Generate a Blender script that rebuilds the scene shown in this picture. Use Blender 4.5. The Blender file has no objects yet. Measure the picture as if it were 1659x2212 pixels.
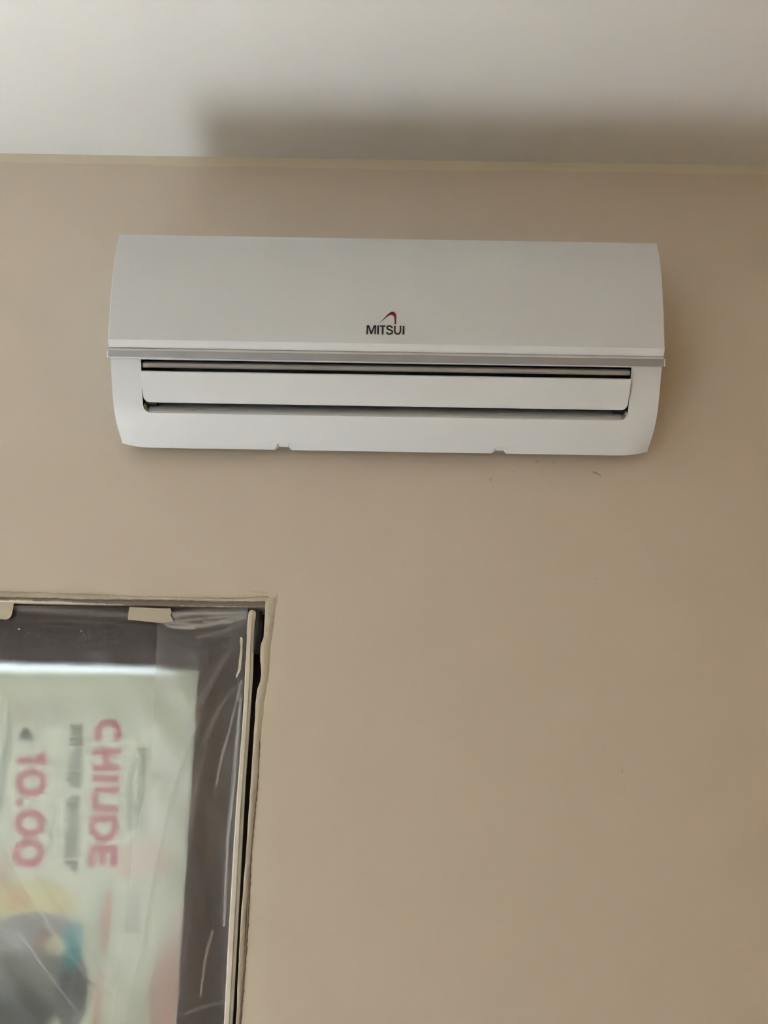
import bpy, bmesh, math, random
from mathutils import Vector, Matrix
random.seed(7)
sc = bpy.context.scene
C = sc.collection

# ------------------------------------------------------------------ camera
W, H = 1659, 2212
F, PITCH, ROLL, D, ZC = 2250.0, math.radians(17), math.radians(0.95), 1.5, 1.64
FW = Vector((0, math.cos(PITCH), math.sin(PITCH)))
UP = Vector((0, -math.sin(PITCH), math.cos(PITCH)))
RT = Vector((1, 0, 0))
CU = RT*math.cos(ROLL) + UP*math.sin(ROLL)
CV = UP*math.cos(ROLL) - RT*math.sin(ROLL)
EYE = Vector((0, -D, ZC))
cd = bpy.data.cameras.new('camera'); cam = bpy.data.objects.new('camera', cd); C.objects.link(cam)
cd.sensor_fit = 'VERTICAL'; cd.sensor_height = 36.0; cd.lens = F/H*36.0
cd.clip_start = .05
m = Matrix((CU, CV, -FW)).transposed().to_4x4(); m.translation = EYE
cam.matrix_world = m
sc.camera = cam

# ------------------------------------------------------------------ daylight
SUN_EL, SUN_AZ = math.radians(62), math.radians(4)
wd = bpy.data.worlds.new('sky'); sc.world = wd; wd.use_nodes = True
nt = wd.node_tree
sky = nt.nodes.new('ShaderNodeTexSky'); sky.sky_type = 'NISHITA'; sky.sun_disc = False
sky.sun_elevation = SUN_EL; sky.sun_rotation = math.radians(0)
nt.links.new(sky.outputs[0], nt.nodes['Background'].inputs[0])
nt.nodes['Background'].inputs[1].default_value = .045
sl = bpy.data.lights.new('sun', 'SUN'); so = bpy.data.objects.new('sun', sl); C.objects.link(so)
sl.energy = 48; sl.angle = math.radians(.53); sl.color = (.955, .985, 1)
sd = Vector((math.sin(SUN_AZ)*math.cos(SUN_EL), -math.cos(SUN_AZ)*math.cos(SUN_EL), -math.sin(SUN_EL)))
so.rotation_euler = sd.to_track_quat('-Z', 'Y').to_euler()
so.location = (-1.3, 3, 6)
FILL_RECT = (-2.2, -.9, .95, 2.25)                                # unseen opening behind the camera, added with a fill light to brighten the wall
wl = bpy.data.lights.new('added_fill', 'AREA'); wo = bpy.data.objects.new('added_fill', wl); C.objects.link(wo)
wl.shape = 'RECTANGLE'; wl.size = FILL_RECT[1]-FILL_RECT[0]; wl.size_y = FILL_RECT[3]-FILL_RECT[2]; wl.energy = 9; wl.color = (.93, .97, 1)
wo.location = ((FILL_RECT[0]+FILL_RECT[1])/2, -3.72, (FILL_RECT[2]+FILL_RECT[3])/2); wo.rotation_euler = (math.radians(-90), 0, math.radians(180))
vs = sc.view_settings
vs.view_transform = 'Standard'; vs.look = 'None'; vs.gamma = 1; vs.use_curve_mapping = False
vs.exposure = 1.25
sc.cycles.max_bounces = 8

# ------------------------------------------------------------------ helpers
def ray(px, py):
    return FW*F + CU*(px-W/2) + CV*(H/2-py)
def at(px, py, y=0.0):                       # pixel -> point on the plane Y = y (parallel to the wall)
    r = ray(px, py); return EYE + r*((y+D)/r.y)
def on_plane(px, py, p0, n):
    r = ray(px, py); return EYE + r*((p0-EYE).dot(n)/r.dot(n))

def tag(o, label=None, cat=None, group=None, kind=None):
    if label: o['label'] = label
    if cat: o['category'] = cat
    if group: o['group'] = group
    if kind: o['kind'] = kind
    return o
def mesh_obj(name, me, mats, parent=None, smooth=None):
    o = bpy.data.objects.new(name, me); C.objects.link(o)
    for mt in (mats if isinstance(mats, (list, tuple)) else [mats]):
        if mt and mt.name not in [x.name for x in me.materials]: me.materials.append(mt)
    if parent: o.parent = parent
    if smooth is not None:
        me.polygons.foreach_set('use_smooth', [True]*len(me.polygons))
        me.set_sharp_from_angle(angle=math.radians(smooth))
    return o
def obj(name, bm, mats, parent=None, smooth=None):
    bmesh.ops.recalc_face_normals(bm, faces=bm.faces)
    me = bpy.data.meshes.new(name); bm.to_mesh(me); bm.free()
    return mesh_obj(name, me, mats, parent, smooth)
def empty(name, loc):
    o = bpy.data.objects.new(name, None); C.objects.link(o); o.location = loc; o.empty_display_size = .05
    return o
def keep(o, parent):                          # parent without moving
    bpy.context.view_layer.update()
    o.parent = parent; o.matrix_parent_inverse = parent.matrix_world.inverted()
def add_box(bm, a, b):
    vs_ = [bm.verts.new((x, y, z)) for x in (a[0], b[0]) for y in (a[1], b[1]) for z in (a[2], b[2])]
    for f in ((0,1,3,2), (4,6,7,5), (0,4,5,1), (2,3,7,6), (0,2,6,4), (1,5,7,3)):
        bm.faces.new([vs_[i] for i in f])
def prism(bm, pts, vec, cap0=0, cap1=0):      # polygon (Vectors) extruded by vec
    a = [bm.verts.new(p) for p in pts]; b = [bm.verts.new(p+vec) for p in pts]
    f0 = bm.faces.new(a); f1 = bm.faces.new(b[::-1]); side = []
    n = len(a)
    for i in range(n):
        side.append(bm.faces.new((a[i], b[i], b[(i+1) % n], a[(i+1) % n])))
    return f0, f1, side
def bevel(o, w, seg=2, ang=35):
    md = o.modifiers.new('bevel', 'BEVEL'); md.width = w; md.segments = seg; md.limit_method = 'ANGLE'
    md.angle_limit = math.radians(ang); md.harden_normals = False
    return o
def catmull(pts, n=6):
    out = []
    P = [pts[0]] + list(pts) + [pts[-1]]
    for i in range(1, len(P)-2):
        p0, p1, p2, p3 = P[i-1], P[i], P[i+1], P[i+2]
        for k in range(n):
            t = k/n
            out.append(tuple(.5*((2*p1[j]) + (-p0[j]+p2[j])*t + (2*p0[j]-5*p1[j]+4*p2[j]-p3[j])*t*t
                                 + (-p0[j]+3*p1[j]-3*p2[j]+p3[j])*t**3) for j in range(len(p1))))
    out.append(tuple(pts[-1])); return out
def loft(bm, stations):                       # list of closed rings of equal length
    rings = [[bm.verts.new(p) for p in s] for s in stations]
    n = len(rings[0])
    for a, b in zip(rings, rings[1:]):
        for i in range(n): bm.faces.new((a[i], a[(i+1) % n], b[(i+1) % n], b[i]))
    bm.faces.new(rings[0][::-1]); bm.faces.new(rings[-1])
def tube(bm, path, r, seg=10):
    rings = []
    for i, p in enumerate(path):
        t = (path[min(i+1, len(path)-1)] - path[max(i-1, 0)]).normalized()
        u = t.orthogonal().normalized(); v = t.cross(u)
        rings.append([p + (u*math.cos(2*math.pi*k/seg) + v*math.sin(2*math.pi*k/seg))*r for k in range(seg)])
    loft(bm, rings)

# ------------------------------------------------------------------ materials
class Nodes:
    def __init__(s, name):
        s.m = bpy.data.materials.new(name); s.m.use_nodes = True; s.t = s.m.node_tree
        s.b = s.t.nodes['Principled BSDF']; s.out = s.t.nodes['Material Output']
    def n(s, typ, **kw):
        x = s.t.nodes.new(typ)
        for k, v in kw.items(): setattr(x, k, v)
        return x
    def l(s, a, b): s.t.links.new(a, b)
    def math(s, op, a, b=None, clamp=False):
        x = s.n('ShaderNodeMath', operation=op, use_clamp=clamp)
        for i, v in enumerate((a, b)):
            if v is None: continue
            if isinstance(v, (int, float)): x.inputs[i].default_value = v
            else: s.l(v, x.inputs[i])
        return x.outputs[0]
    def ramp(s, v, lo, hi):                   # smoothstep lo..hi -> 0..1
        x = s.n('ShaderNodeMapRange', interpolation_type='SMOOTHSTEP')
        s.l(v, x.inputs['Value']); x.inputs['From Min'].default_value = lo; x.inputs['From Max'].default_value = hi
        return x.outputs[0]
    def noise(s, scale, detail=3, vec=None, rough=.5):
        x = s.n('ShaderNodeTexNoise'); x.inputs['Scale'].default_value = scale; x.inputs['Detail'].default_value = detail
        x.inputs['Roughness'].default_value = rough
        if vec is not None: s.l(vec, x.inputs['Vector'])
        return x.outputs['Fac']
    def mix(s, fac, a, b, blend='MIX'):
        x = s.n('ShaderNodeMix', data_type='RGBA', blend_type=blend)
        if isinstance(fac, (int, float)): x.inputs[0].default_value = fac
        else: s.l(fac, x.inputs[0])
        for i, v in ((6, a), (7, b)):
            if isinstance(v, tuple): x.inputs[i].default_value = (*v, 1)
            else: s.l(v, x.inputs[i])
        return x.outputs[2]
    def xyz(s):
        g = s.n('ShaderNodeNewGeometry'); p = s.n('ShaderNodeSeparateXYZ'); s.l(g.outputs['Position'], p.inputs[0])
        return g.outputs['Position'], p.outputs
    def spot(s, o, cx, cz, rx, rz, ang=0, lo=1.0, hi=.3):   # elliptical mark around (cx, cz) on a wall
        ca, sa = math.cos(ang), math.sin(ang)
        dx = s.math('SUBTRACT', o[0], cx); dz = s.math('SUBTRACT', o[2], cz)
        u = s.math('ADD', s.math('MULTIPLY', dx, ca/rx), s.math('MULTIPLY', dz, sa/rx))
        v = s.math('ADD', s.math('MULTIPLY', dx, -sa/rz), s.math('MULTIPLY', dz, ca/rz))
        r = s.math('SQRT', s.math('ADD', s.math('MULTIPLY', u, u), s.math('MULTIPLY', v, v)))
        return s.ramp(r, lo, hi)
    def bump(s, h, strength, dist=.001):
        x = s.n('ShaderNodeBump'); x.inputs['Strength'].default_value = strength; x.inputs['Distance'].default_value = dist
        s.l(h, x.inputs['Height']); s.l(x.outputs[0], s.b.inputs['Normal'])
def rgb(r, g, b):
    return tuple((c/255/12.92 if c/255 <= .04045 else ((c/255+.055)/1.055)**2.4) for c in (r, g, b))
def plain(name, col, rough=.5, spec=.5, metal=0, var=.04, scale=40):
    k = Nodes(name); k.b.inputs['Roughness'].default_value = rough
    k.b.inputs['Specular IOR Level'].default_value = spec; k.b.inputs['Metallic'].default_value = metal
    nz = k.noise(scale)
    k.l(k.mix(nz, tuple(c*(1-var) for c in col), tuple(min(1, c*(1+var)) for c in col)), k.b.inputs['Base Color'])
    return k.m

Z_CEIL = at(829, 345).z
def wall_material():
    k = Nodes('beige_wall_paint'); pos, o = k.xyz()
    base = k.mix(k.noise(2.2, 4), (.570, .502, .415), (.605, .534, .446))
    # the cut-in band of a paler coat along the ceiling, with a brushed lower edge
    wob = k.math('MULTIPLY', k.math('SUBTRACT', k.noise(14, 3), .5), .016)
    zz = k.math('ADD', o[2], wob)
    band = k.ramp(zz, Z_CEIL-.0185, Z_CEIL-.0165)
    base = k.mix(band, base, (.63, .58, .455))
    # paler touched-up filler round the door opening, on the wall side
    wob2 = k.math('MULTIPLY', k.math('SUBTRACT', k.noise(9, 3), .5), .05)
    q = at(600, 1290)
    bx = k.ramp(k.math('ADD', o[0], wob2), q.x+.03, q.x-.012)
    bz = k.ramp(k.math('ADD', o[2], wob2), q.z+.03, q.z-.012)
    base = k.mix(k.math('MULTIPLY', k.math('MULTIPLY', bx, bz), .75), base, (.61, .55, .44))
    # scuffs and smudges
    for (px, py, rx, rz, a, s_) in ((1287, 1022, .010, .0026, -.45, .55), (1296, 1027, .004, .0015, -1.0, .5), (1060, 1036, .004, .004, 0, .3),
                                    (1160, 997, .006, .004, 0, .25), (1110, 1019, .003, .002, 0, .3), (1344, 1665, .0014, .005, 0, .35),
                                    (1286, 1250, .0018, .0018, 0, .3), (1195, 998, .004, .003, 0, .15), (1350, 1700, .001, .006, 0, .15),
                                    (560, 1279, .018, .0008, -.05, .4), (600, 1288, .0012, .007, .1, .45), (598, 1300, .002, .003, 0, .4)):
        p = at(px, py)
        base = k.mix(k.math('MULTIPLY', k.spot(o, p.x, p.z, rx, rz, a), s_), base, (.20, .16, .12))
    k.l(base, k.b.inputs['Base Color'])
    k.b.inputs['Roughness'].default_value = .75; k.b.inputs['Specular IOR Level'].default_value = .25
    k.bump(k.math('ADD', k.noise(60, 4), k.noise(500, 2)), .25, .0006)
    return k.m
M = {}
M['wall'] = wall_material()
M['ceil'] = plain('white_ceiling_paint', (.71, .72, .715), .8, .2, var=.015, scale=3)
M['floor'] = plain('pale_floor_tile', (.60, .605, .61), .5, .3, var=.05, scale=6)
M['warm'] = plain('tan_side_wall_paint', (.62, .36, .11), .7, .25, scale=3)
M['front'] = plain('beige_front_wall_paint', (.58, .50, .40), .7, .25, scale=3)
M['white'] = plain('white_abs_plastic', (.588, .610, .618), .52, .3, var=.006, scale=3)
M['grey'] = plain('silver_grey_plastic', (.27, .27, .27), .3, .5, var=.02)
M['edge'] = plain('pale_grey_plastic', (.62, .62, .62), .3, .5, var=.02)
M['black'] = plain('black_plastic', (.012, .011, .010), .5, .3)
M['ink_black'] = plain('black_print', (.018, .012, .010), .4, .3)
M['ink_red'] = plain('crimson_print', (.17, .004, .022), .35, .4)
M['ground'] = plain('grey_paving', (.45, .44, .42), .8, .2, scale=5)
M['brown'] = None

def brown_material():
    k = Nodes('dark_brown_painted_wood'); pos, o = k.xyz()
    mp = k.n('ShaderNodeMapping'); k.l(pos, mp.inputs[0]); mp.inputs['Scale'].default_value = (30, 30, 4)
    k.l(k.mix(k.noise(3, 5, mp.outputs[0]), (.036, .022, .022), (.056, .035, .035)), k.b.inputs['Base Color'])
    k.b.inputs['Roughness'].default_value = .45; k.b.inputs['Specular IOR Level'].default_value = .35
    return k.m
M['brown'] = brown_material()
M['iron'] = plain('black_iron', (.012, .012, .013), .35, .5)

def plaster_material():
    k = Nodes('rough_plaster_filler'); pos, o = k.xyz()
    mp = k.n('ShaderNodeMapping'); k.l(pos, mp.inputs[0]); mp.inputs['Scale'].default_value = (1, 1, .35)
    d = k.ramp(k.noise(75, 5, mp.outputs[0], .65), .52, .68)
    base = k.mix(k.noise(20, 3), (.50, .44, .33), (.60, .545, .43))
    k.l(k.mix(k.math('MULTIPLY', d, .35), base, (.26, .21, .16)), k.b.inputs['Base Color'])
    k.b.inputs['Roughness'].default_value = .85; k.b.inputs['Specular IOR Level'].default_value = .2
    k.bump(k.noise(160, 5), .5, .002)
    return k.m
M['stucco'] = plain('pale_stucco', (.62, .62, .60), .9, .2, scale=2)
M['plaster'] = plaster_material()
def dirt_material():
    k = Nodes('grimy_bare_plaster'); pos, o = k.xyz()
    k.l(k.mix(k.ramp(k.noise(130, 5, rough=.7), .35, .65), (.17, .135, .105), (.36, .30, .24)), k.b.inputs['Base Color'])
    k.b.inputs['Roughness'].default_value = .9; k.b.inputs['Specular IOR Level'].default_value = .1
    k.bump(k.noise(220, 5), .6, .002)
    return k.m
M['dirt'] = dirt_material()
M['tape'] = plain('cream_masking_tape', (.60, .55, .45), .65, .25, var=.05, scale=90)
M['cream'] = plain('cream_gasket', (.74, .68, .57), .6, .3, var=.05, scale=60)

# ------------------------------------------------------------------ the room
XL, XR, YF = -2.3, 1.05, -3.6
T = .20
HEAD = [at(0, 1294).z, at(575, 1300).z]
R0, R1 = at(574, 1300), at(509, 2212)                       # right edge of the opening (a touch out of plumb)
def jamb_x(z):
    t = (z-R1.z)/(R0.z-R1.z); return R1.x + (R0.x-R1.x)*max(t, -.6)
LEFT_JAMB = -1.62
bm = bmesh.new()
zh = R0.z
for (x0, x1, x0b, x1b, z0, z1) in ((XL, LEFT_JAMB, XL, LEFT_JAMB, 0, zh), (jamb_x(zh), XR, jamb_x(0), XR, 0, zh)):
    pts = [Vector((x0b, 0, z0)), Vector((x1b, 0, z0)), Vector((x1, 0, z1)), Vector((x0, 0, z1))]
    prism(bm, pts, Vector((0, T, 0)))
add_box(bm, (XL, 0, zh), (XR, T, Z_CEIL+.1))
tag(obj('wall_back', bm, M['wall']), 'beige painted wall behind the air conditioner, scuffed, paler along the ceiling', kind='structure')
bm = bmesh.new(); add_box(bm, (XL-.2, YF-.2, Z_CEIL), (XR+.2, 0, Z_CEIL+.15))
tag(obj('ceiling', bm, M['ceil']), 'plain white painted ceiling', kind='structure')
bm = bmesh.new(); add_box(bm, (XL-.2, YF-.2, -.1), (XR+.2, T, 0))
tag(obj('floor', bm, M['floor']), 'pale floor', kind='structure')
bm = bmesh.new(); add_box(bm, (XL-.2, YF, 0), (XL, T, Z_CEIL))
tag(obj('wall_left', bm, M['front']), 'beige side wall', kind='structure')
bm = bmesh.new(); add_box(bm, (XR, YF, 0), (XR+.2, T, Z_CEIL))
tag(obj('wall_right', bm, M['warm']), 'tan side wall', kind='structure')
bm = bmesh.new()
for a_, b_ in (((XL, YF-.1, 0), (FILL_RECT[0], YF, Z_CEIL)), ((FILL_RECT[1], YF-.1, 0), (XR, YF, Z_CEIL)), ((FILL_RECT[0], YF-.1, 0), (FILL_RECT[1], YF, FILL_RECT[2])), ((FILL_RECT[0], YF-.1, FILL_RECT[3]), (FILL_RECT[1], YF, Z_CEIL))):
    add_box(bm, a_, b_)
tag(obj('wall_front', bm, M['front']), 'beige wall facing the air conditioner', kind='structure')
bm = bmesh.new(); add_box(bm, (-.98, T, zh+.12), (1.6, T+1.3, zh+.2))  # unseen slab, added so no sun falls on the poster
tag(obj('sun_blocker', bm, M['ground']), 'unseen flat slab added outside to keep the sun off the door', kind='structure')
bm = bmesh.new(); add_box(bm, (-12, T, -.12), (12, 14, -.02))
tag(obj('pavement', bm, M['ground']), 'grey pavement outside the door', kind='structure')

bm = bmesh.new(); add_box(bm, (-9, 9, -.1), (9, 9.5, 6.5))
tag(obj('wall_street', bm, M['stucco']), 'pale stucco facade across the street', kind='structure')

# ------------------------------------------------------------------ air conditioner
AX = -.0005; HW = .397
ac = empty('air_conditioner', (AX, 0, ZC+.554))
tag(ac, 'white wall-mounted split air conditioner with its outlet flap ajar', 'air conditioner')
def P3(x, d, z): return Vector((AX+x, -d, ZC+z))
tray = catmull([(.130, .646), (.123, .636), (.113, .620), (.103, .605), (.089, .5865), (.065, .5655), (.027, .5455)], 6)
ring0 = [(0, .826), (.142, .826), (.147, .80), (.146, .70), (.136, .655)] + tray + [(.0225, .5470), (.0215, .590), (0, .592)]
def corner(x):
    e = HW - abs(x)
    return (1-e/.045)**2 if e < .045 else 0
xs = [-HW + .045*(1-math.cos(math.pi/2*i/8)) for i in range(9)]
xs = xs + [-.25, -.12, 0, .12, .25] + [-x for x in xs[::-1]]
def body_ring(x):
    k = corner(x)
    out = []
    for d, z in ring0:
        wz = max(0, min(1, (.596-z)/.046)) if d < .1 else 0
        out.append(P3(x, d - .004*k*wz, z + .0080*k*wz*wz))
    return out
bm = bmesh.new(); loft(bm, [body_ring(x) for x in xs])
body = obj('body', bm, [M['white'], M['black']], None, None)
# the outlet opening, cut square to the tray
N = Vector((0, -.755, -.656)); N.normalize(); B = Vector((0, -.656, .755)); B.normalize()   # outward, up along the tray
P0 = P3(0, .103, .605)
def tr(px, py, c=0.0):                                      # pixel -> (x, b) in the tray plane raised by c
    p = on_plane(px, py, P0+N*c, N); return p.x-AX, (p-P0).dot(B)
def sym(pl, pr, c=0.0):
    a, b = tr(*pl, c), tr(*pr, c); return (b[0]-a[0])/2, (a[1]+b[1])/2
def TP(x, b, c=0.0): return P0 + Vector((x, 0, 0)) + B*b + N*c
def rounded(top, bot, r, seg=8):                            # symmetric outline, rounded lower corners
    (wt, bt), (wb, bb) = top, bot
    right = [(wt, bt), (wb + (wt-wb)*r/(bt-bb), bb+r)]
    cx, cy = wb-r, bb+r
    for i in range(1, seg+1):
        a = -math.pi/2*i/seg; right.append((cx + r*math.cos(a), cy + r*math.sin(a)))
    return right + [(-x, y) for x, y in right[::-1]]
o_top = sym((300, 778), (1364, 797)); o_bot = sym((311, 892), (1354, 907))
bm = bmesh.new()
outl = rounded(o_top, o_bot, .011)
f0, f1, side = prism(bm, [TP(x, b, .03) for x, b in outl], -N*.092)
f1.material_index = 1
for f in side:
    if f.calc_center_median().z > P0.z - .0 and abs(f.normal.x) < .3: f.material_index = 1
for f in bm.faces: f.smooth = True
cut = obj('cut', bm, [M['white'], M['black']])
for f in cut.data.polygons:
    c_ = f.center
    dn = (Vector(c_)-P0).dot(N)
cuts = [cut]
for (a, b, c_, d_) in (((590, 974), (603, 963.5), (623, 964), (634, 975)), ((1056, 984), (1071, 971.5), (1088, 972), (1100, 985))):
    bm = bmesh.new()
    pts = [at(q[0], q[1], -.026) for q in (a, b, c_, d_)]
    low = [Vector((pts[3].x, pts[3].y, pts[3].z-.02)), Vector((pts[0].x, pts[0].y, pts[0].z-.02))]
    pts = [Vector((p.x, -.06, p.z)) for p in pts+low]
    prism(bm, pts, Vector((0, .08, 0)))
    cuts.append(obj('cut', bm, [M['white'], M['black']]))
for c_ in cuts:
    md = body.modifiers.new('b', 'BOOLEAN'); md.operation = 'DIFFERENCE'; md.solver = 'EXACT'; md.object = c_
    try: md.material_mode = 'TRANSFER'
    except Exception: pass
bpy.context.view_layer.update()
dg = bpy.context.evaluated_depsgraph_get()
me = bpy.data.meshes.new_from_object(body.evaluated_get(dg))
body.modifiers.clear(); body.data = me; me.name = 'body'
me.polygons.foreach_set('use_smooth', [True]*len(me.polygons)); me.set_sharp_from_angle(angle=math.radians(28))
for c_ in cuts: bpy.data.objects.remove(c_)
keep(body, ac)

# front panel: a curved shell with a rolled lower lip
outer = catmull([(.146, .836), (.1515, .826), (.1570, .808), (.1595, .785), (.1600, .758), (.1570, .713), (.1505, .6635)], 8)
lip = [(.1475, .6602), (.1440, .6568), (.1412, .6549), (.1385, .6549)]
inner = [(.1365, .6560), (.1400, .668), (.1470, .713), (.1485, .758), (.1470, .79), (.1440, .82), (.141, .836)]
pring = outer + lip + inner
PW = .3972
bm = bmesh.new()
loft(bm, [[P3(x, d-(.0012 if e else 0), z) for d, z in pring] for x, e in ((-PW, 1), (-PW+.0012, 0), (0, 0), (PW-.0012, 0), (PW, 1))])
panel = obj('front_panel', bm, M['white'], None, 25); keep(panel, ac)
def panel_d(z):
    pts = outer
    for (d0, z0), (d1, z1) in zip(pts, pts[1:]):
        if z1 <= z <= z0: return d0 + (d1-d0)*(z0-z)/(z0-z1)
    return pts[-1][0]
# pale bead and grey trim bar beneath the panel
bm = bmesh.new(); ring = [(.128, .6560), (.1385, .6552), (.1405, .6545), (.1412, .6500), (.128, .6510)]
loft(bm, [[P3(x, d, z) for d, z in ring] for x in (-.3972, .3972)])
keep(obj('trim_bead', bm, M['edge'], None, 25), ac)
bm = bmesh.new(); ring = [(.126, .6510), (.1418, .6504), (.1426, .6496), (.1398, .6412), (.1388, .6404), (.126, .6500)]
loft(bm, [[P3(x, d, z) for d, z in ring] for x in (-.3975, -.3940, .3940, .3975)])
keep(obj('trim_bar', bm, M['grey'], None, 25), ac)
for s in (-1, 1):                                           # the trim's pale end caps
    bm = bmesh.new(); loft(bm, [[P3(x*s, d+.0004, z) for d, z in ring] for x in (.3972, .3988)])
    keep(obj('trim_end_cap', bm, M['edge'], None, 25), ac)
# upper lip inside the opening
bm = bmesh.new()
a, b = sym((303, 782), (1362, 803), -.010), sym((303, 793.5), (1362, 814), -.010)
prism(bm, [TP(-a[0], a[1], -.010), TP(a[0], a[1], -.010), TP(b[0], b[1], -.010), TP(-b[0], b[1], -.010)], -N*.012)
keep(bevel(obj('outlet_lip', bm, M['edge']), .003, 3), ac)
# flap
fc = .0035
ft, fb = sym((301.5, 800), (1363.5, 821.5), fc), sym((311.5, 870), (1356, 886), fc)
bm = bmesh.new(); prism(bm, [TP(x, b_, fc) for x, b_ in rounded(ft, fb, .009)], -N*.0045)
flap = bevel(obj('flap', bm, M['white']), .0009, 2); keep(flap, ac)
for s in (-1, 1):                                           # dark pivot pins beneath the flap's ends
    bm = bmesh.new()
    x = s*(o_bot[0]-.012); bb = o_bot[1]+.012
    tube(bm, [TP(x-s*.006, bb, -.014), TP(x+s*.008, bb, -.014)], .006, 14)
    pv = obj('pivot', bm, M['black'], None, 40); keep(pv, ac)
# inner louver vanes, dark in the throat
vane = None
for i in range(14):
    x = -.33 + .66*i/13
    if vane is None:
        bm = bmesh.new(); prism(bm, [TP(-.001, -.02, -.030), TP(.001, -.02, -.030), TP(.001, .016, -.030), TP(-.001, .016, -.030)], -N*.02)
        for v in bm.verts: v.co -= P0
        vane = obj('louver_vane', bm, M['black']); o = vane
    else:
        o = vane.copy(); C.objects.link(o)
    o.parent = None; o.location = P0 + Vector((x, 0, 0)); keep(o, ac)
# rolled sill along the lower edge of the outlet
bb = o_bot[1]; wx = o_bot[0]-.007
sill = catmull([(bb-.0002, .0), (bb+.0012, -.0010), (bb+.0028, -.0036), (bb+.0042, -.0082), (bb+.0050, -.0150), (bb+.0054, -.0260)], 4)
sring = sill + [(bb-.002, -.0260), (bb-.002, -.002)]
bm = bmesh.new(); loft(bm, [[TP(x, b_, c_) for b_, c_ in sring] for x in (-wx, wx)])
keep(obj('outlet_sill', bm, M['white'], None, 40), ac)
# retaining tabs on the lower lip of the outlet
for px, py in ((407, 886), (1092, 898)):
    x, b_ = tr(px, py)
    bb = o_bot[1]
    bm = bmesh.new()
    prism(bm, [TP(x-.0105, bb+.0018, -.0020), TP(x+.0105, bb+.0018, -.0020), TP(x+.0095, bb+.0044, -.0092), TP(x-.0095, bb+.0044, -.0092)], (B+N).normalized()*.0011)
    keep(bevel(obj('clip_tab', bm, M['white']), .0004, 2), ac)

# emblem: lettering and swoosh printed on the panel
def panel_pt(px, py):
    d = .153
    for _ in range(6):
        p = at(px, py, -d); d = panel_d(p.z-ZC)
    return p
def ribbon_faces(bm, pts, w_, mk):                          # constant-width stroke in flat coordinates
    L, R = [], []
    for i, p in enumerate(pts):
        q0, q1 = pts[max(i-1, 0)], pts[min(i+1, len(pts)-1)]
        tx, ty = q1[0]-q0[0], q1[1]-q0[1]; l_ = math.hypot(tx, ty) or 1
        L.append(mk(p[0]-ty/l_*w_/2, p[1]+tx/l_*w_/2)); R.append(mk(p[0]+ty/l_*w_/2, p[1]-tx/l_*w_/2))
    for i in range(len(pts)-1): bm.faces.new((L[i], L[i+1], R[i+1], R[i]))
bm = bmesh.new()
def lv(x, y):
    p = panel_pt(770+x*130/1659, 660+y*80/1021); return bm.verts.new((p.x, p.y-.0007, p.z))
for poly in (((283, 548), (350, 548), (325, 610), (318, 797), (268, 797)), ((350, 548), (412, 720), (430, 798), (387, 798), (325, 610)),
             ((478, 550), (500, 610), (430, 798), (412, 720)), ((478, 550), (545, 550), (537, 798), (490, 798), (500, 610)),
             ((575, 552), (622, 552), (618, 798), (566, 798)), ((645, 553), (803, 553), (802, 594), (643, 594)), ((700, 594), (748, 594), (742, 803), (692, 803)),
             ((1278, 565), (1325, 565), (1318, 805), (1265, 805))):
    bm.faces.new([lv(*q) for q in poly])
ribbon_faces(bm, catmull([(985, 625), (962, 588), (910, 572), (858, 585), (842, 622), (870, 658), (935, 682), (984, 712), (986, 758), (925, 790), (860, 782), (830, 735)], 5), 44, lv)
ribbon_faces(bm, catmull([(1060, 562), (1056, 640), (1057, 705), (1078, 768), (1132, 791), (1188, 770), (1212, 705), (1215, 640), (1217, 562)], 5), 46, lv)
lt = obj('brand_lettering', bm, M['ink_black']); lt['label'] = 'black MITSUI lettering'
keep(lt, panel)
co = [(600, 515), (700, 415), (800, 312), (880, 238), (940, 192), (990, 178), (1040, 190), (1078, 225), (1098, 280), (1100, 360), (1096, 450), (1090, 525)]
ci = [(600, 517), (712, 425), (815, 338), (880, 290), (930, 264), (970, 262), (1005, 280), (1030, 315), (1043, 365), (1048, 430), (1047, 480), (1046, 520)]
co, ci = catmull(co, 4), catmull(ci, 4)
bm = bmesh.new()
def sw(q):
    p = panel_pt(770+q[0]*130/1659, 660+q[1]*80/1021); return bm.verts.new((p.x, p.y-.0007, p.z))
va, vb = [sw(q) for q in co], [sw(q) for q in ci]
for i in range(len(va)-1): bm.faces.new((va[i], va[i+1], vb[i+1], vb[i]))
s_ = obj('brand_swoosh', bm, M['ink_red']); s_['label'] = 'crimson swoosh over the lettering'
keep(s_, panel)

# ------------------------------------------------------------------ the glazed door leaf in the opening
YL = .045                                                    # leaf face, set back from the wall face
def quad_prism(name, px4, y, depth, mat, parent=None, bev=.0015):
    bm = bmesh.new(); prism(bm, [at(a_, b_, y) for a_, b_ in px4], Vector((0, depth, 0)))
    o = obj(name, bm, mat)
    if bev: bevel(o, bev, 2)
    if parent: keep(o, parent)
    return o
door = empty('door_1', at(250, 2212, YL) + Vector((0, 0, -1.38)))
tag(door, 'dark brown glazed door leaf covered with clear plastic sheeting', kind='structure')
SR = (lambda y: 541 - (y-1318)*(541-489)/(2212-1318))        # right edge of the stile, pixels
SG = (lambda y: 431 - (y-1440)*(431-379)/(2212-1440))        # glass edge of the stile
YB = 4600
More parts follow.
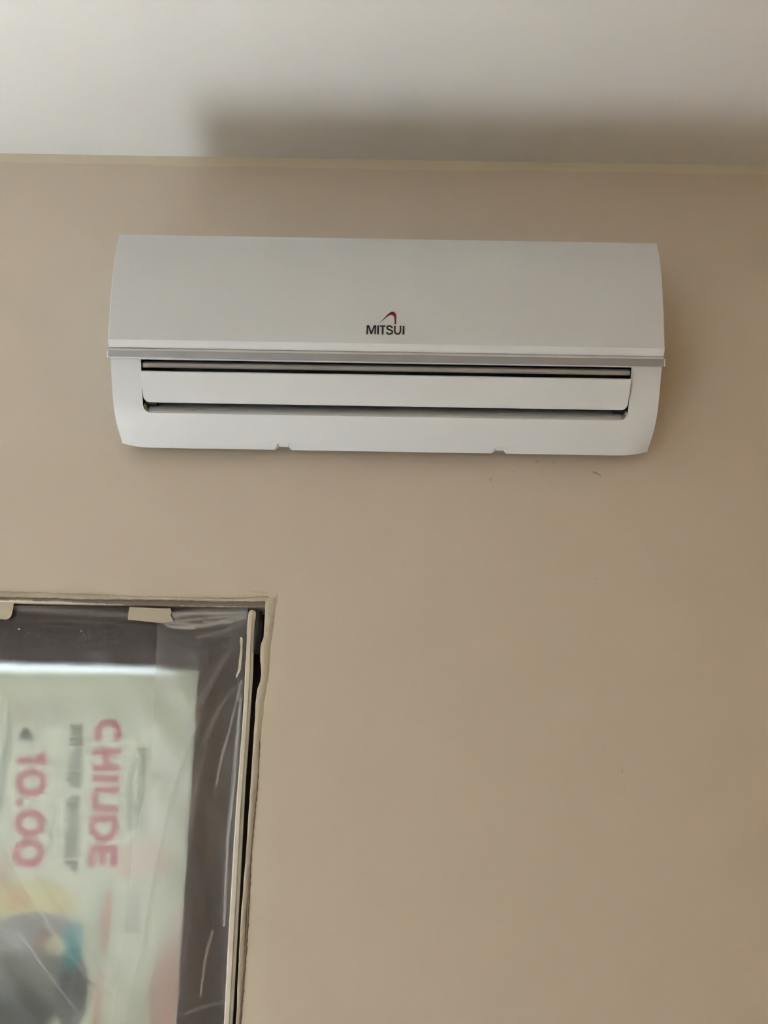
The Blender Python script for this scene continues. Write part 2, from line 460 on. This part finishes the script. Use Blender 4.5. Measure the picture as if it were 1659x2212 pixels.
# vertical members run to the floor: extend the world edges downward
def vert_piece(name, top_l, top_r, bot_l, bot_r, y, depth, mat, zb=.02, parent=None, bev=.0015):
    a_, b_, c_, d_ = at(*top_l, y), at(*top_r, y), at(*bot_r, y), at(*bot_l, y)
    def ext(p, q):
        t = (zb-p.z)/(q.z-p.z); return Vector((p.x+(q.x-p.x)*1.0, y, zb))
    bm = bmesh.new()
    a = [a_, b_, c_, ext(b_, c_), ext(a_, d_), d_]
    prism(bm, a, Vector((0, depth, 0)))
    o = obj(name, bm, mat)
    if bev: bevel(o, bev, 2)
    if parent: keep(o, parent)
    return o
vert_piece('stile', (436, 1310), (541, 1316), (SG(2212), 2212), (SR(2212), 2212), YL, .042, M['brown'], parent=door)
XLEAF = -.98
tl, tr_ = at(0, 1304, YL), at(437, 1314, YL); bl, br = at(0, 1424, YL), at(437, 1436, YL)
def line_x(p, q, x): t = (x-p.x)/(q.x-p.x); return p + (q-p)*t
bm = bmesh.new(); prism(bm, [line_x(tl, tr_, XLEAF), tr_, br, line_x(bl, br, XLEAF)], Vector((0, .042, 0)))
keep(bevel(obj('top_rail', bm, M['brown']), .0015, 2), door)
bm = bmesh.new(); add_box(bm, (XLEAF, YL, .02), (XLEAF+.09, YL+.042, br.z+.005)); keep(bevel(obj('stile', bm, M['brown']), .0015, 2), door)
bm = bmesh.new(); add_box(bm, (XLEAF+.09, YL, .02), (at(SG(2212), 2212, YL).x, YL+.042, .30)); keep(bevel(obj('bottom_rail', bm, M['brown']), .0015, 2), door)
k = Nodes('thin_window_glass')
tb = k.n('ShaderNodeBsdfTransparent'); gb = k.n('ShaderNodeBsdfGlossy'); gb.inputs['Roughness'].default_value = .02
tb.inputs[0].default_value = (.95, .97, .96, 1)
mx = k.n('ShaderNodeMixShader'); fr = k.n('ShaderNodeFresnel'); fr.inputs[0].default_value = 1.3
k.l(fr.outputs[0], mx.inputs[0]); k.l(tb.outputs[0], mx.inputs[1]); k.l(gb.outputs[0], mx.inputs[2]); k.l(mx.outputs[0], k.out.inputs[0])
M['glass'] = k.m
bm = bmesh.new(); add_box(bm, (XLEAF+.085, YL+.020, .28), (at(431, 1440, YL).x+.004, YL+.024, br.z+.004))
keep(obj('glass_pane', bm, M['glass']), door)
# hinge in the gap
hx = at(557, 1330, .05)
bm = bmesh.new()
h0, h1, h2 = at(558, 1322, .05), at(557, 1344, .05), at(549, 1412, .05)
tube(bm, [h0, h1], .0058, 16); tube(bm, [h1, h2], .0078, 16)
keep(obj('hinge', bm, M['iron'], None, 40), door)
# fixed frame, in shadow behind the gap, and the closing side towards the open half
bm = bmesh.new()
fx = jamb_x(1.4)
add_box(bm, (fx-.075, YL+.050, 0), (fx+.03, YL+.12, zh))
add_box(bm, (LEFT_JAMB, YL+.05, zh-.035), (fx-.075, YL+.12, zh))
tag(bevel(obj('trim_1', bm, M['brown']), .002, 2), 'dark brown door frame set in the opening', kind='structure')

# cream strip folded over the leaf's edge
lft = [(536, 1322), (533, 1350), (531, 1400), (528, 1450), (526, 1500), (522.5, 1560), (518, 1620), (512, 1700), (505, 1800), (498, 1920), (494, 1990), (488, 2100), (482.5, 2212)]
rgt = [(552, 1322), (549, 1350), (546, 1400), (545, 1450), (542, 1500), (538, 1560), (534, 1620), (528.5, 1700), (523, 1800), (517, 1920), (513, 1990), (507, 2100), (500.5, 2212)]
lft, rgt = catmull(lft, 4), catmull(rgt, 4)
bm = bmesh.new()
rows = []
for (a_, b_) in zip(lft, rgt):
    pa, pb = at(*a_, YL-.010), at(*b_, YL-.010)
    w_ = pb.x-pa.x; j = random.uniform(-.0004, .0004)
    rows.append([pa + Vector((0, .010, 0)), pa + Vector((.0005, .002, 0)), pa + Vector((w_*.2, j, 0)), pa + Vector((w_*.62, .0004, 0)),
                 pa + Vector((w_*.70, .005, 0)), pb + Vector((-.0003, .007, 0)), pb + Vector((0, .012, 0))])
tp = rows[0]; rows.insert(0, [p*.6 + (sum(tp, Vector())/7)*.4 + Vector((0, .002, .004)) for p in tp])
zb = rows[-1]; rows.append([Vector((p.x-.004, p.y, .04)) for p in zb])
loft(bm, rows)
tag(obj('masking_strip', bm, M['cream'], None, 40), 'long cream strip folded over the edge of the brown door leaf beside the hinge', 'tape')

# plaster round the opening
inner_px = [(577, 1292), (572, 1299), (571, 1306), (574, 1322), (574, 1345), (571, 1362), (572.5, 1369), (566, 1384), (563, 1396), (562, 1424),
            (564, 1450), (562, 1470), (555.5, 1490), (552, 1520), (550, 1560), (545, 1630), (540.5, 1700), (534, 1800), (525, 1920), (520, 1985), (514, 2100), (509, 2212), (483, 2560), (452, 3000)]
outer_px = [(601, 1287), (600, 1299), (599, 1306), (597, 1322), (594, 1345), (591, 1362), (590, 1369), (588, 1384), (587, 1396), (585, 1424),
            (583, 1450), (580, 1470), (577, 1490), (573, 1520), (568, 1560), (561, 1630), (555, 1700), (547, 1800), (537, 1920), (532, 1985), (527, 2100), (521, 2212), (496, 2560), (466, 3000)]
def edge_strip(name, inn, out, mat, proud, label, back=.02, n=5):
    bm = bmesh.new(); rows = []
    for a_, b_ in zip(catmull(inn, n), catmull(out, n)):
        pa, pb = at(*a_), at(*b_); w_ = pb.x-pa.x
        jt = random.uniform(-.0005, .0005); jo = random.uniform(-.0012, .0012)
        rows.append([pa + Vector((.0002, back, 0)), pa + Vector((jt*.5, .001, 0)), pa + Vector((w_*.12, -proud*.8, 0)), pa + Vector((w_*.45, -proud+jt*.4, 0)),
                     pa + Vector((w_*.8, -proud*.45, 0)), pb + Vector((jo, .0006, 0)), pb + Vector((0, back, 0))])
    loft(bm, rows)
    return tag(obj(name, bm, mat, None, 60), label, kind='structure')
edge_strip('trim_2', inner_px, outer_px, M['plaster'], .0016, 'lumpy cream plaster edge beside the door hinge')
# grimy line where the plaster meets the wall paint, along the lower half of the jamb
gi = [(560, 1600), (555, 1690), (549, 1760), (541, 1850), (536, 1930), (531.5, 2010), (527, 2080), (520, 2150), (516, 2212), (492, 2560)]
go = [(562, 1600), (558, 1690), (552, 1760), (544, 1850), (541, 1930), (536.5, 2010), (532, 2080), (527, 2150), (522, 2212), (497, 2560)]
edge_strip('trim_3', gi, go, M['dirt'], .0016, 'grimy broken paint line along the door jamb', .004, 9)
# head of the opening: a torn grey line of bare plaster over a pale strip
def head_strip(name, top, bot, mat, proud, label, n=14, jit=1.0):
    bm = bmesh.new(); rows = []
    for a_, b_ in zip(catmull(top, n), catmull(bot, n)):
        j1, j2 = random.uniform(-1, 1)*jit, random.uniform(-1, 1)*jit
        pa, pb = at(a_[0], a_[1]+j1), at(b_[0], b_[1]+j2)
        rows.append([pa + Vector((0, .003, 0)), pa + Vector((0, -proud*.2, 0)), pa*.5+pb*.5 + Vector((0, -proud, 0)), pb + Vector((0, -proud*.3, 0)), pb + Vector((0, .003, 0))])
    loft(bm, rows)
    return tag(obj(name, bm, mat, None, 60), label, kind='structure')
head_strip('trim_4', [(-600, 1276), (-300, 1283), (-120, 1288), (0, 1290.5), (100, 1292.5), (200, 1296), (300, 1296), (400, 1298), (500, 1300), (574, 1299)],
           [(-600, 1282), (-300, 1289), (-120, 1294), (0, 1295.5), (100, 1298), (200, 1302), (300, 1306), (400, 1308), (500, 1309.5), (572, 1311)], M['dirt'], .0015,
           'torn grey line of bare plaster over the door head')
head_strip('trim_5', [(-600, 1260), (-300, 1268), (-120, 1273), (0, 1277), (100, 1280), (200, 1283), (300, 1288), (400, 1290), (500, 1291), (580, 1288)],
           [(-600, 1275), (-300, 1282), (-120, 1287), (0, 1289), (100, 1291), (200, 1294.5), (300, 1294.5), (400, 1296.5), (500, 1298.5), (577, 1297)], M['plaster'], .0022,
           'rough cream plaster band over the door head')

# ------------------------------------------------------------------ poster behind the glass
YP = YL+.030
PT, PB = 1415, 2212
p_tl = at(0, PT, YP); p_r = at(446, PT, YP)
poster = empty('sale_poster', Vector((p_r.x-.30, YP, p_r.z-1.1)))
tag(poster, 'pale paper poster with pink sideways lettering CHIUDE behind the door glass', 'poster')
def poster_material():
    k = Nodes('printed_paper'); pos, o = k.xyz()
    base = k.mix(k.noise(5, 3), (.74, .75, .66), (.80, .80, .72))
    def sp(px, py, rx, ry, col, s_=1.0, lo=1.15, hi=.75, ang=0):
        nonlocal base
        p = at(px, py, YP); sc_ = (D+YP)/F*1.03
        base = k.mix(k.math('MULTIPLY', k.spot(o, p.x, p.z, rx*sc_, ry*sc_, ang, lo, hi), s_), base, col)
    sp(60, 1955, 90, 50, (.76, .70, .42), .8)
    sp(30, 1945, 30, 25, (.72, .50, .32), .5)
    sp(80, 2000, 75, 24, (.40, .36, .40), .8)
    sp(50, 2030, 100, 45, (.42, .42, .40), .75)
    sp(90, 2035, 28, 22, (.42, .22, .18), .6)
    sp(60, 2130, 120, 65, (.26, .26, .22), .9)
    sp(30, 2200, 70, 50, (.20, .20, .20), .9)
    sp(150, 2150, 32, 75, (.10, .11, .12), .75)
    sp(10, 2160, 50, 40, (.22, .22, .20), .6)
    sp(150, 2045, 24, 45, (.10, .42, .44), .9)
    sp(152, 2072, 16, 22, (.04, .30, .30), .8)
    sp(115, 2045, 22, 20, (.74, .72, .55), .8)
    sp(210, 2010, 22, 80, (.60, .62, .54), .5)
    sp(226, 1990, 10, 62, (.70, .42, .36), .6)
    sp(205, 2170, 10, 60, (.70, .40, .36), .5)
    sp(345, 2160, 30, 100, (.78, .50, .45), .8)
    sp(375, 2040, 22, 70, (.72, .52, .46), .5)
    sp(280, 1975, 12, 45, (.50, .50, .44), .5)
    sp(300, 1860, 60, 40, (.80, .66, .60), .6)
    sp(330, 2140, 12, 90, (.60, .60, .54), .4)
    sp(80, 1540, 60, 30, (.60, .55, .48), .4)
    sp(220, 1530, 180, 30, (.66, .66, .58), .4)
    sp(5, 1640, 8, 120, (.40, .42, .36), .6)
    sp(112, 1760, 5, 140, (.58, .60, .52), .5)
    sp(4, 1880, 12, 40, (.62, .40, .30), .5)
    pm = at(0, 1439, YP); pn = at(335, 1444, YP)              # daylight strip under the rail, painted as whiter, more translucent paper
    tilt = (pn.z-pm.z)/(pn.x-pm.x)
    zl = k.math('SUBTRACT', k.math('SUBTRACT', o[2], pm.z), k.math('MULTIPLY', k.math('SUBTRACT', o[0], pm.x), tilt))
    light_band = k.math('MULTIPLY', k.ramp(zl, -.011, -.002), k.ramp(o[0], pn.x+.06, pn.x-.01))
    base = k.mix(light_band, base, (.86, .90, .93))
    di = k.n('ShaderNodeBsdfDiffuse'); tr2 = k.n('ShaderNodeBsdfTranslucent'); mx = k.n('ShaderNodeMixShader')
    k.l(k.math('ADD', k.math('MULTIPLY', light_band, .24), .17), mx.inputs[0])
    k.l(base, di.inputs[0]); k.l(base, tr2.inputs[0]); k.l(di.outputs[0], mx.inputs[1]); k.l(tr2.outputs[0], mx.inputs[2]); k.l(mx.outputs[0], k.out.inputs[0])
    return k.m
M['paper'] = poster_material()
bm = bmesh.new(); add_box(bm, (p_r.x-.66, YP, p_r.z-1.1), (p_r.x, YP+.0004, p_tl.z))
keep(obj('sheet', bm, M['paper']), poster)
def ink(name, col):
    k = Nodes(name); t_ = k.n('ShaderNodeBsdfTransparent')
    k.l(k.mix(k.noise(60), tuple(c*.93 for c in col), col), t_.inputs[0]); k.l(t_.outputs[0], k.out.inputs[0]); return k.m
M['pink'] = ink('pink_ink', (.90, .38, .50)); M['dark'] = ink('grey_ink', (.42, .43, .38)); M['black_ink'] = ink('black_ink', (.14, .14, .13)); M['mid'] = ink('pale_grey_ink', (.60, .62, .56))
def arc(cx, cy, rx, ry, a0, a1, n=14):
    return [(cx+rx*math.cos(math.radians(a0+(a1-a0)*i/n)), cy+ry*math.sin(math.radians(a0+(a1-a0)*i/n))) for i in range(n+1)]
GLYPH = {                                                    # strokes in a box one high; x runs along the line of text
    'C': (.72, [arc(.38, .5, .28, .40, 48, 312)]),
    'H': (.64, [[(.12, 0), (.12, 1)], [(.52, 0), (.52, 1)], [(.20, .5), (.44, .5)]]),
    'I': (.30, [[(.15, 0), (.15, 1)]]),
    'U': (.70, [[(.12, 1), (.12, .35)] + arc(.35, .33, .23, .23, 180, 360, 8) + [(.58, .35), (.58, 1)]]),
    'D': (.72, [[(.12, 0), (.12, 1)], [(.22, .9), (.30, .9)] + arc(.32, .5, .28, .40, 80, -80, 12) + [(.30, .1), (.22, .1)]]),
    'E': (.60, [[(.12, 0), (.12, 1)], [(.22, .9), (.56, .9)], [(.22, .5), (.52, .5)], [(.22, .1), (.56, .1)]]),
    '1': (.50, [[(.30, 0), (.30, 1)], [(.06, .74), (.20, .88)]]),
    '0': (.78, [arc(.39, .5, .28, .40, 90, 450, 24)]),
    '.': (.30, [[(.15, .0), (.15, .22)]]),
    '\u20ac': (.72, [arc(.42, .5, .26, .40, 50, 310), [(.04, .58), (.50, .58)], [(.04, .42), (.50, .42)]]),
}
def sideways(name, txt, quad, mat, w_=.2, label=None):
    # quad: pixels of the block's top-right, bottom-right, top-left, bottom-left; the text runs downward, its feet to the left
    a_, b_, c_, d_ = [at(*q, YP-.0008) for q in quad]
    total = sum(GLYPH[ch][0] for ch in txt); bm = bmesh.new(); x0 = 0
    asp = ((a_-b_).length/(a_-c_).length)/total
    for ch in txt:
        for st in GLYPH[ch][1]:
            def mk(x, y):
                u, v = (x0+x/asp)/total, y
                return bm.verts.new((a_*(1-u)+b_*u)*v + (c_*(1-u)+d_*u)*(1-v))
            ribbon_faces(bm, [(x*asp, y) for x, y in st], w_, mk)
        x0 += GLYPH[ch][0]
    o = obj(name, bm, mat)
    if label: o['label'] = label
    keep(o, poster); return o
sideways('headline', 'CHIUDE', ((259, 1550), (246, 1878), (200, 1550), (185, 1878)), M['pink'], .25, 'pink sideways CHIUDE lettering')
sideways('price', '10.00', ((98, 1618), (88, 1876), (32, 1618), (21, 1876)), M['pink'], .25, 'pink sideways price 10.00')
sideways('currency_sign', '\u20ac', ((67, 1568), (66, 1608), (34, 1568), (33, 1608)), M['black_ink'], .19)
def illegible(px0, px1, y0, y1, lean, mat, step):            # a line of small print too blurred to read: uneven strokes
    bm = bmesh.new(); y = y0
    while y < y1:
        h = random.uniform(.5, .72)*step; sh = lean*(y-y0)/(y1-y0)
        w0, w1 = px0 + sh, px1 + sh
        mode = random.random()
        if mode < .35: w0 += (px1-px0)*random.uniform(.0, .5)
        q = [at(w0, y, YP-.0007), at(w1, y, YP-.0007), at(w1, min(y+h, y1), YP-.0007), at(w0, min(y+h, y1), YP-.0007)]
        bm.faces.new([bm.verts.new(p) for p in q]); y += step*.85
    o = obj('text_line', bm, mat); keep(o, poster)
illegible(146, 177, 1564, 1699, -9, M['dark'], 15); illegible(136, 168, 1718, 1884, -5, M['dark'], 15)
illegible(271, 284, 1650, 1785, -3, M['mid'], 6); illegible(297, 315, 1614, 1795, -10, M['mid'], 7)

# ------------------------------------------------------------------ plastic sheeting
def film_material(name, clear, haze, rough):
    k = Nodes(name); pos, o = k.xyz()
    rf = k.n('ShaderNodeBsdfRefraction'); rf.inputs['Roughness'].default_value = rough; rf.inputs['IOR'].default_value = 1.25
    tp_ = k.n('ShaderNodeBsdfTransparent'); mc = k.n('ShaderNodeMixShader'); mc.inputs[0].default_value = clear
    k.l(rf.outputs[0], mc.inputs[1]); k.l(tp_.outputs[0], mc.inputs[2])
    df = k.n('ShaderNodeBsdfDiffuse'); tl_ = k.n('ShaderNodeBsdfTranslucent'); dm = k.n('ShaderNodeMixShader')
    df.inputs[0].default_value = tl_.inputs[0].default_value = (.86, .86, .86, 1); dm.inputs[0].default_value = .3
    k.l(df.outputs[0], dm.inputs[1]); k.l(tl_.outputs[0], dm.inputs[2])
    at_ = k.n('ShaderNodeAttribute'); at_.attribute_name = 'scuff'
    mp = k.n('ShaderNodeMapping'); k.l(pos, mp.inputs[0]); mp.inputs['Rotation'].default_value = (0, .5, 0); mp.inputs['Scale'].default_value = (3.0, 1, .8)
    cloud = k.ramp(k.noise(14, 5, mp.outputs[0], .6), .45, .75)
    scr = k.ramp(k.noise(90, 4, mp.outputs[0], .7), .66, .74)
    hz = k.math('ADD', k.math('ADD', haze, k.math('MULTIPLY', cloud, haze*1.0)), k.math('ADD', at_.outputs['Fac'], k.math('MULTIPLY', scr, .05)), True)
    m1 = k.n('ShaderNodeMixShader'); k.l(hz, m1.inputs[0]); k.l(mc.outputs[0], m1.inputs[1]); k.l(dm.outputs[0], m1.inputs[2])
    gl = k.n('ShaderNodeBsdfGlossy'); gl.inputs['Roughness'].default_value = .18
    m2 = k.n('ShaderNodeMixShader'); lw = k.n('ShaderNodeFresnel'); lw.inputs[0].default_value = 1.28
    k.l(lw.outputs[0], m2.inputs[0]); k.l(m1.outputs[0], m2.inputs[1]); k.l(gl.outputs[0], m2.inputs[2])
    k.l(m2.outputs[0], k.out.inputs[0])
    return k.m
M['film'] = film_material('hazy_plastic_film', .03, .035, .5)
M['film2'] = film_material('milky_plastic_film', .15, .09, .42)
# creases: pixel polyline, half width (pixels), whitening, lift (mm)
creases = [
    ([(30, 1312), (150, 1322), (276, 1330), (380, 1344)], 7, .16, 2.0),
    ([(0, 1338), (150, 1342), (276, 1349), (345, 1356)], 3, .05, 1.5),
    ([(372, 1330), (430, 1322), (480, 1322), (532, 1318)], 6, .34, 3.0),
    ([(350, 1340), (420, 1352), (470, 1345), (530, 1326)], 4, .30, 2.5),
    ([(355, 1346), (372, 1354), (420, 1356)], 2.5, .35, 2.0),
    ([(378, 1343), (440, 1336), (500, 1330)], 3, .25, 2.0),
    ([(440, 1344), (500, 1344), (533, 1330)], 3, .28, 2.0),
    ([(530, 1340), (490, 1362), (430, 1376)], 4, .08, 1.0),
    ([(522, 1470), (500, 1560), (484, 1620), (476, 1650), (468, 1692)], 1.4, .30, 1.0),
    ([(484, 1615), (477, 1645), (473, 1668)], 2.4, .20, .6),
    ([(520, 1510), (512, 1600), (505, 1700), (494, 1800), (488, 1900), (484, 2000)], 2.0, .35, 1.2),
    ([(510, 1580), (500, 1700), (488, 1830), (480, 1950)], 1.2, .15, .8),
    ([(460, 2010), (446, 2060), (440, 2100), (433, 2150)], 1.5, .25, .8),
    ([(6, 1830), (60, 1930), (120, 2020), (180, 2100), (235, 2150)], 5, .10, 2.0),
    ([(80, 1885), (130, 1960), (185, 2050), (240, 2120)], 8, .10, 2.0),
    ([(30, 2010), (80, 2070), (130, 2140), (170, 2190)], 3, .12, 1.0),
    ([(40, 1833), (70, 1842), (110, 1850), (170, 1858)], 1.0, .25, .3),
    ([(58, 1818), (64, 1838), (74, 1842), (66, 1826)], 1.2, .3, .3),
    ([(430, 1560), (395, 1640), (360, 1760), (330, 1900), (300, 2060), (270, 2200)], 5, .06, 2.0),
    ([(500, 1400), (440, 1500), (380, 1590)], 6, .05, 1.5),
    ([(440, 1640), (420, 1720), (410, 1800)], 5, .05, .8),
    ([(360, 1590), (400, 1570), (440, 1545)], 3, .06, .8),
    ([(520, 1475), (480, 1520), (440, 1600)], 4, .07, 1.0),
    ([(276, 1355), (200, 1372), (140, 1396)], 2, .05, .5),
    ([(330, 1350), (250, 1385), (150, 1396)], 2, .04, .5),
    ([(400, 2190), (440, 2175), (480, 2165)], 3, .10, .8),
]
def seg_d(p, a_, b_):
    dx, dy = b_[0]-a_[0], b_[1]-a_[1]; L2 = dx*dx+dy*dy
    t = max(0, min(1, ((p[0]-a_[0])*dx+(p[1]-a_[1])*dy)/L2)) if L2 else 0
    return math.hypot(p[0]-a_[0]-dx*t, p[1]-a_[1]-dy*t)
prep = []
for pl, w_, wh, lf in creases:
    q = catmull(pl, 5); prep.append((q, w_, wh, lf, min(x for x, _ in q)-3*w_, max(x for x, _ in q)+3*w_, min(y for _, y in q)-3*w_, max(y for _, y in q)+3*w_))
def crease(px, py):
    wht = lift = 0
    for q, w_, wh, lf, xa, xb, ya, yb in prep:
        if xa < px < xb and ya < py < yb:
            dd = min(seg_d((px, py), q[i], q[i+1]) for i in range(len(q)-1))
            g = math.exp(-(dd/w_)**2)
            wht = max(wht, min(.7, 1.8*wh)*g); lift = max(lift, lf*g)
    return wht, lift
def film(name, left, right, y, mat, top, bot, nx, ny, scuff=True):
    vs_, fs, sca = [], [], []
    for j in range(ny+1):
        py = top + (bot-top)*j/ny
        for i in range(nx+1):
            l_, r_ = left(py), right(py)
            px = l_ + (r_-l_)*i/nx
            wh, lf = crease(px, py)
            bulge = .0008*math.sin(px*.021+py*.009)*math.sin(py*.013) + .0004*math.sin(px*.06-py*.04)
            edge = min(1, (r_-px)/30) * min(1, (py-1300)/30 if py > 1300 else 0)
            hang = max(0, min(1, (r_-px)/110))*max(0, min(1, (py-1316)/90)); hang = hang*hang*(3-2*hang)
            p = at(px, py, y - (lf*.0002 + bulge)*max(0, edge) - .016*hang)
            vs_.append(p); sca.append(wh if scuff else 0)
    n_ = nx+1
    for j in range(ny):
        for i in range(nx): fs.append((j*n_+i, j*n_+i+1, (j+1)*n_+i+1, (j+1)*n_+i))
    me = bpy.data.meshes.new(name); me.from_pydata(vs_, [], fs)
    a_ = me.attributes.new('scuff', 'FLOAT', 'POINT'); a_.data.foreach_set('value', sca)
    me.polygons.foreach_set('use_smooth', [True]*len(me.polygons))
    return mesh_obj(name, me, mat)
sheet = empty('plastic_sheet', at(260, 2212, YL-.006))
tag(sheet, 'clear hazy plastic dust sheet stretched over the brown glazed door', 'plastic sheet')
def cut_edge(py):
    pts = [(1340, 340), (1400, 338), (1470, 335), (1560, 331), (1640, 325), (1717, 313), (1807, 290), (1934, 278), (2050, 264), (2151, 250), (2260, 236), (2900, 160)]
    for (y0, x0), (y1, x1) in zip(pts, pts[1:]):
        if y0 <= py <= y1: return x0 + (x1-x0)*(py-y0)/(y1-y0) + .8*math.sin(py*.11) + .5*math.sin(py*.31)
    return pts[0][1] if py < 1340 else pts[-1][1]
f1_ = film('dust_sheet', lambda y: -300, lambda y: SR(y)-5, YL-.002, M['film'], 1308, 2400, 280, 360); keep(f1_, sheet)
f2_ = film('folded_overlap', cut_edge, lambda y: SR(y)-6, YL-.0050, M['film2'], 1322, 2390, 80, 330, True); keep(f2_, sheet)
# dust specks stuck to the sheet
def tape(name, px, y, mat, label, thick=.0006, group=None, n=3, cat='tape', amp=.0012):
    bm = bmesh.new(); pts = catmull(px + [px[0]], n)[:-1] if n > 1 else px
    prism(bm, [at(a_, b_, y + amp*math.sin(a_*.05+b_*.08)) for a_, b_ in pts], Vector((0, thick, 0)))
    o = obj(name, bm, mat, None, 40); return tag(o, label, cat, group)
YT = YL-.0105
tape('masking_tape', [(-70, 1288), (-20, 1293), (28, 1298), (29, 1306), (26, 1324), (23, 1332), (17, 1337), (8, 1338), (-30, 1334), (-70, 1331)], YT, M['tape'],
     'cream masking tape with a rounded end at the top of the plastic sheet', n=2)
tape('masking_tape', [(280, 1311), (300, 1312), (340, 1314), (368, 1314), (370, 1322), (368, 1329), (374, 1342), (350, 1346), (320, 1343), (276, 1338.5), (277, 1325)], YT, M['tape'],
     'short square-cut cream tape holding crumpled plastic to the door top', n=1)
tape('tape_sliver', [(519, 1376), (523, 1377), (524.5, 1385), (523.5, 1398), (523.5, 1410), (521.5, 1430), (520, 1446), (516, 1455), (512, 1463), (509, 1461.5), (514, 1448), (514.5, 1440), (518, 1410), (519.5, 1398), (518, 1388)], YT-.004, M['tape'],
     'thin wavy cream sliver stuck on the plastic near the hinge', n=2, amp=.0002)

for px, py, r in ((41, 1359, 2.0), (14, 1365, .8), (61, 1366, .8), (175, 1363, .8), (181, 1372, 1.0), (270, 1365, 1.0)):
    bm = bmesh.new(); q = at(px, py, YT-.006)
    prism(bm, [q + Vector((math.cos(a*math.pi/4), 0, math.sin(a*math.pi/4)))*r*.00075 for a in range(8)], Vector((0, .0006, 0)))
    keep(obj('paint_speck', bm, M['cream']), sheet)
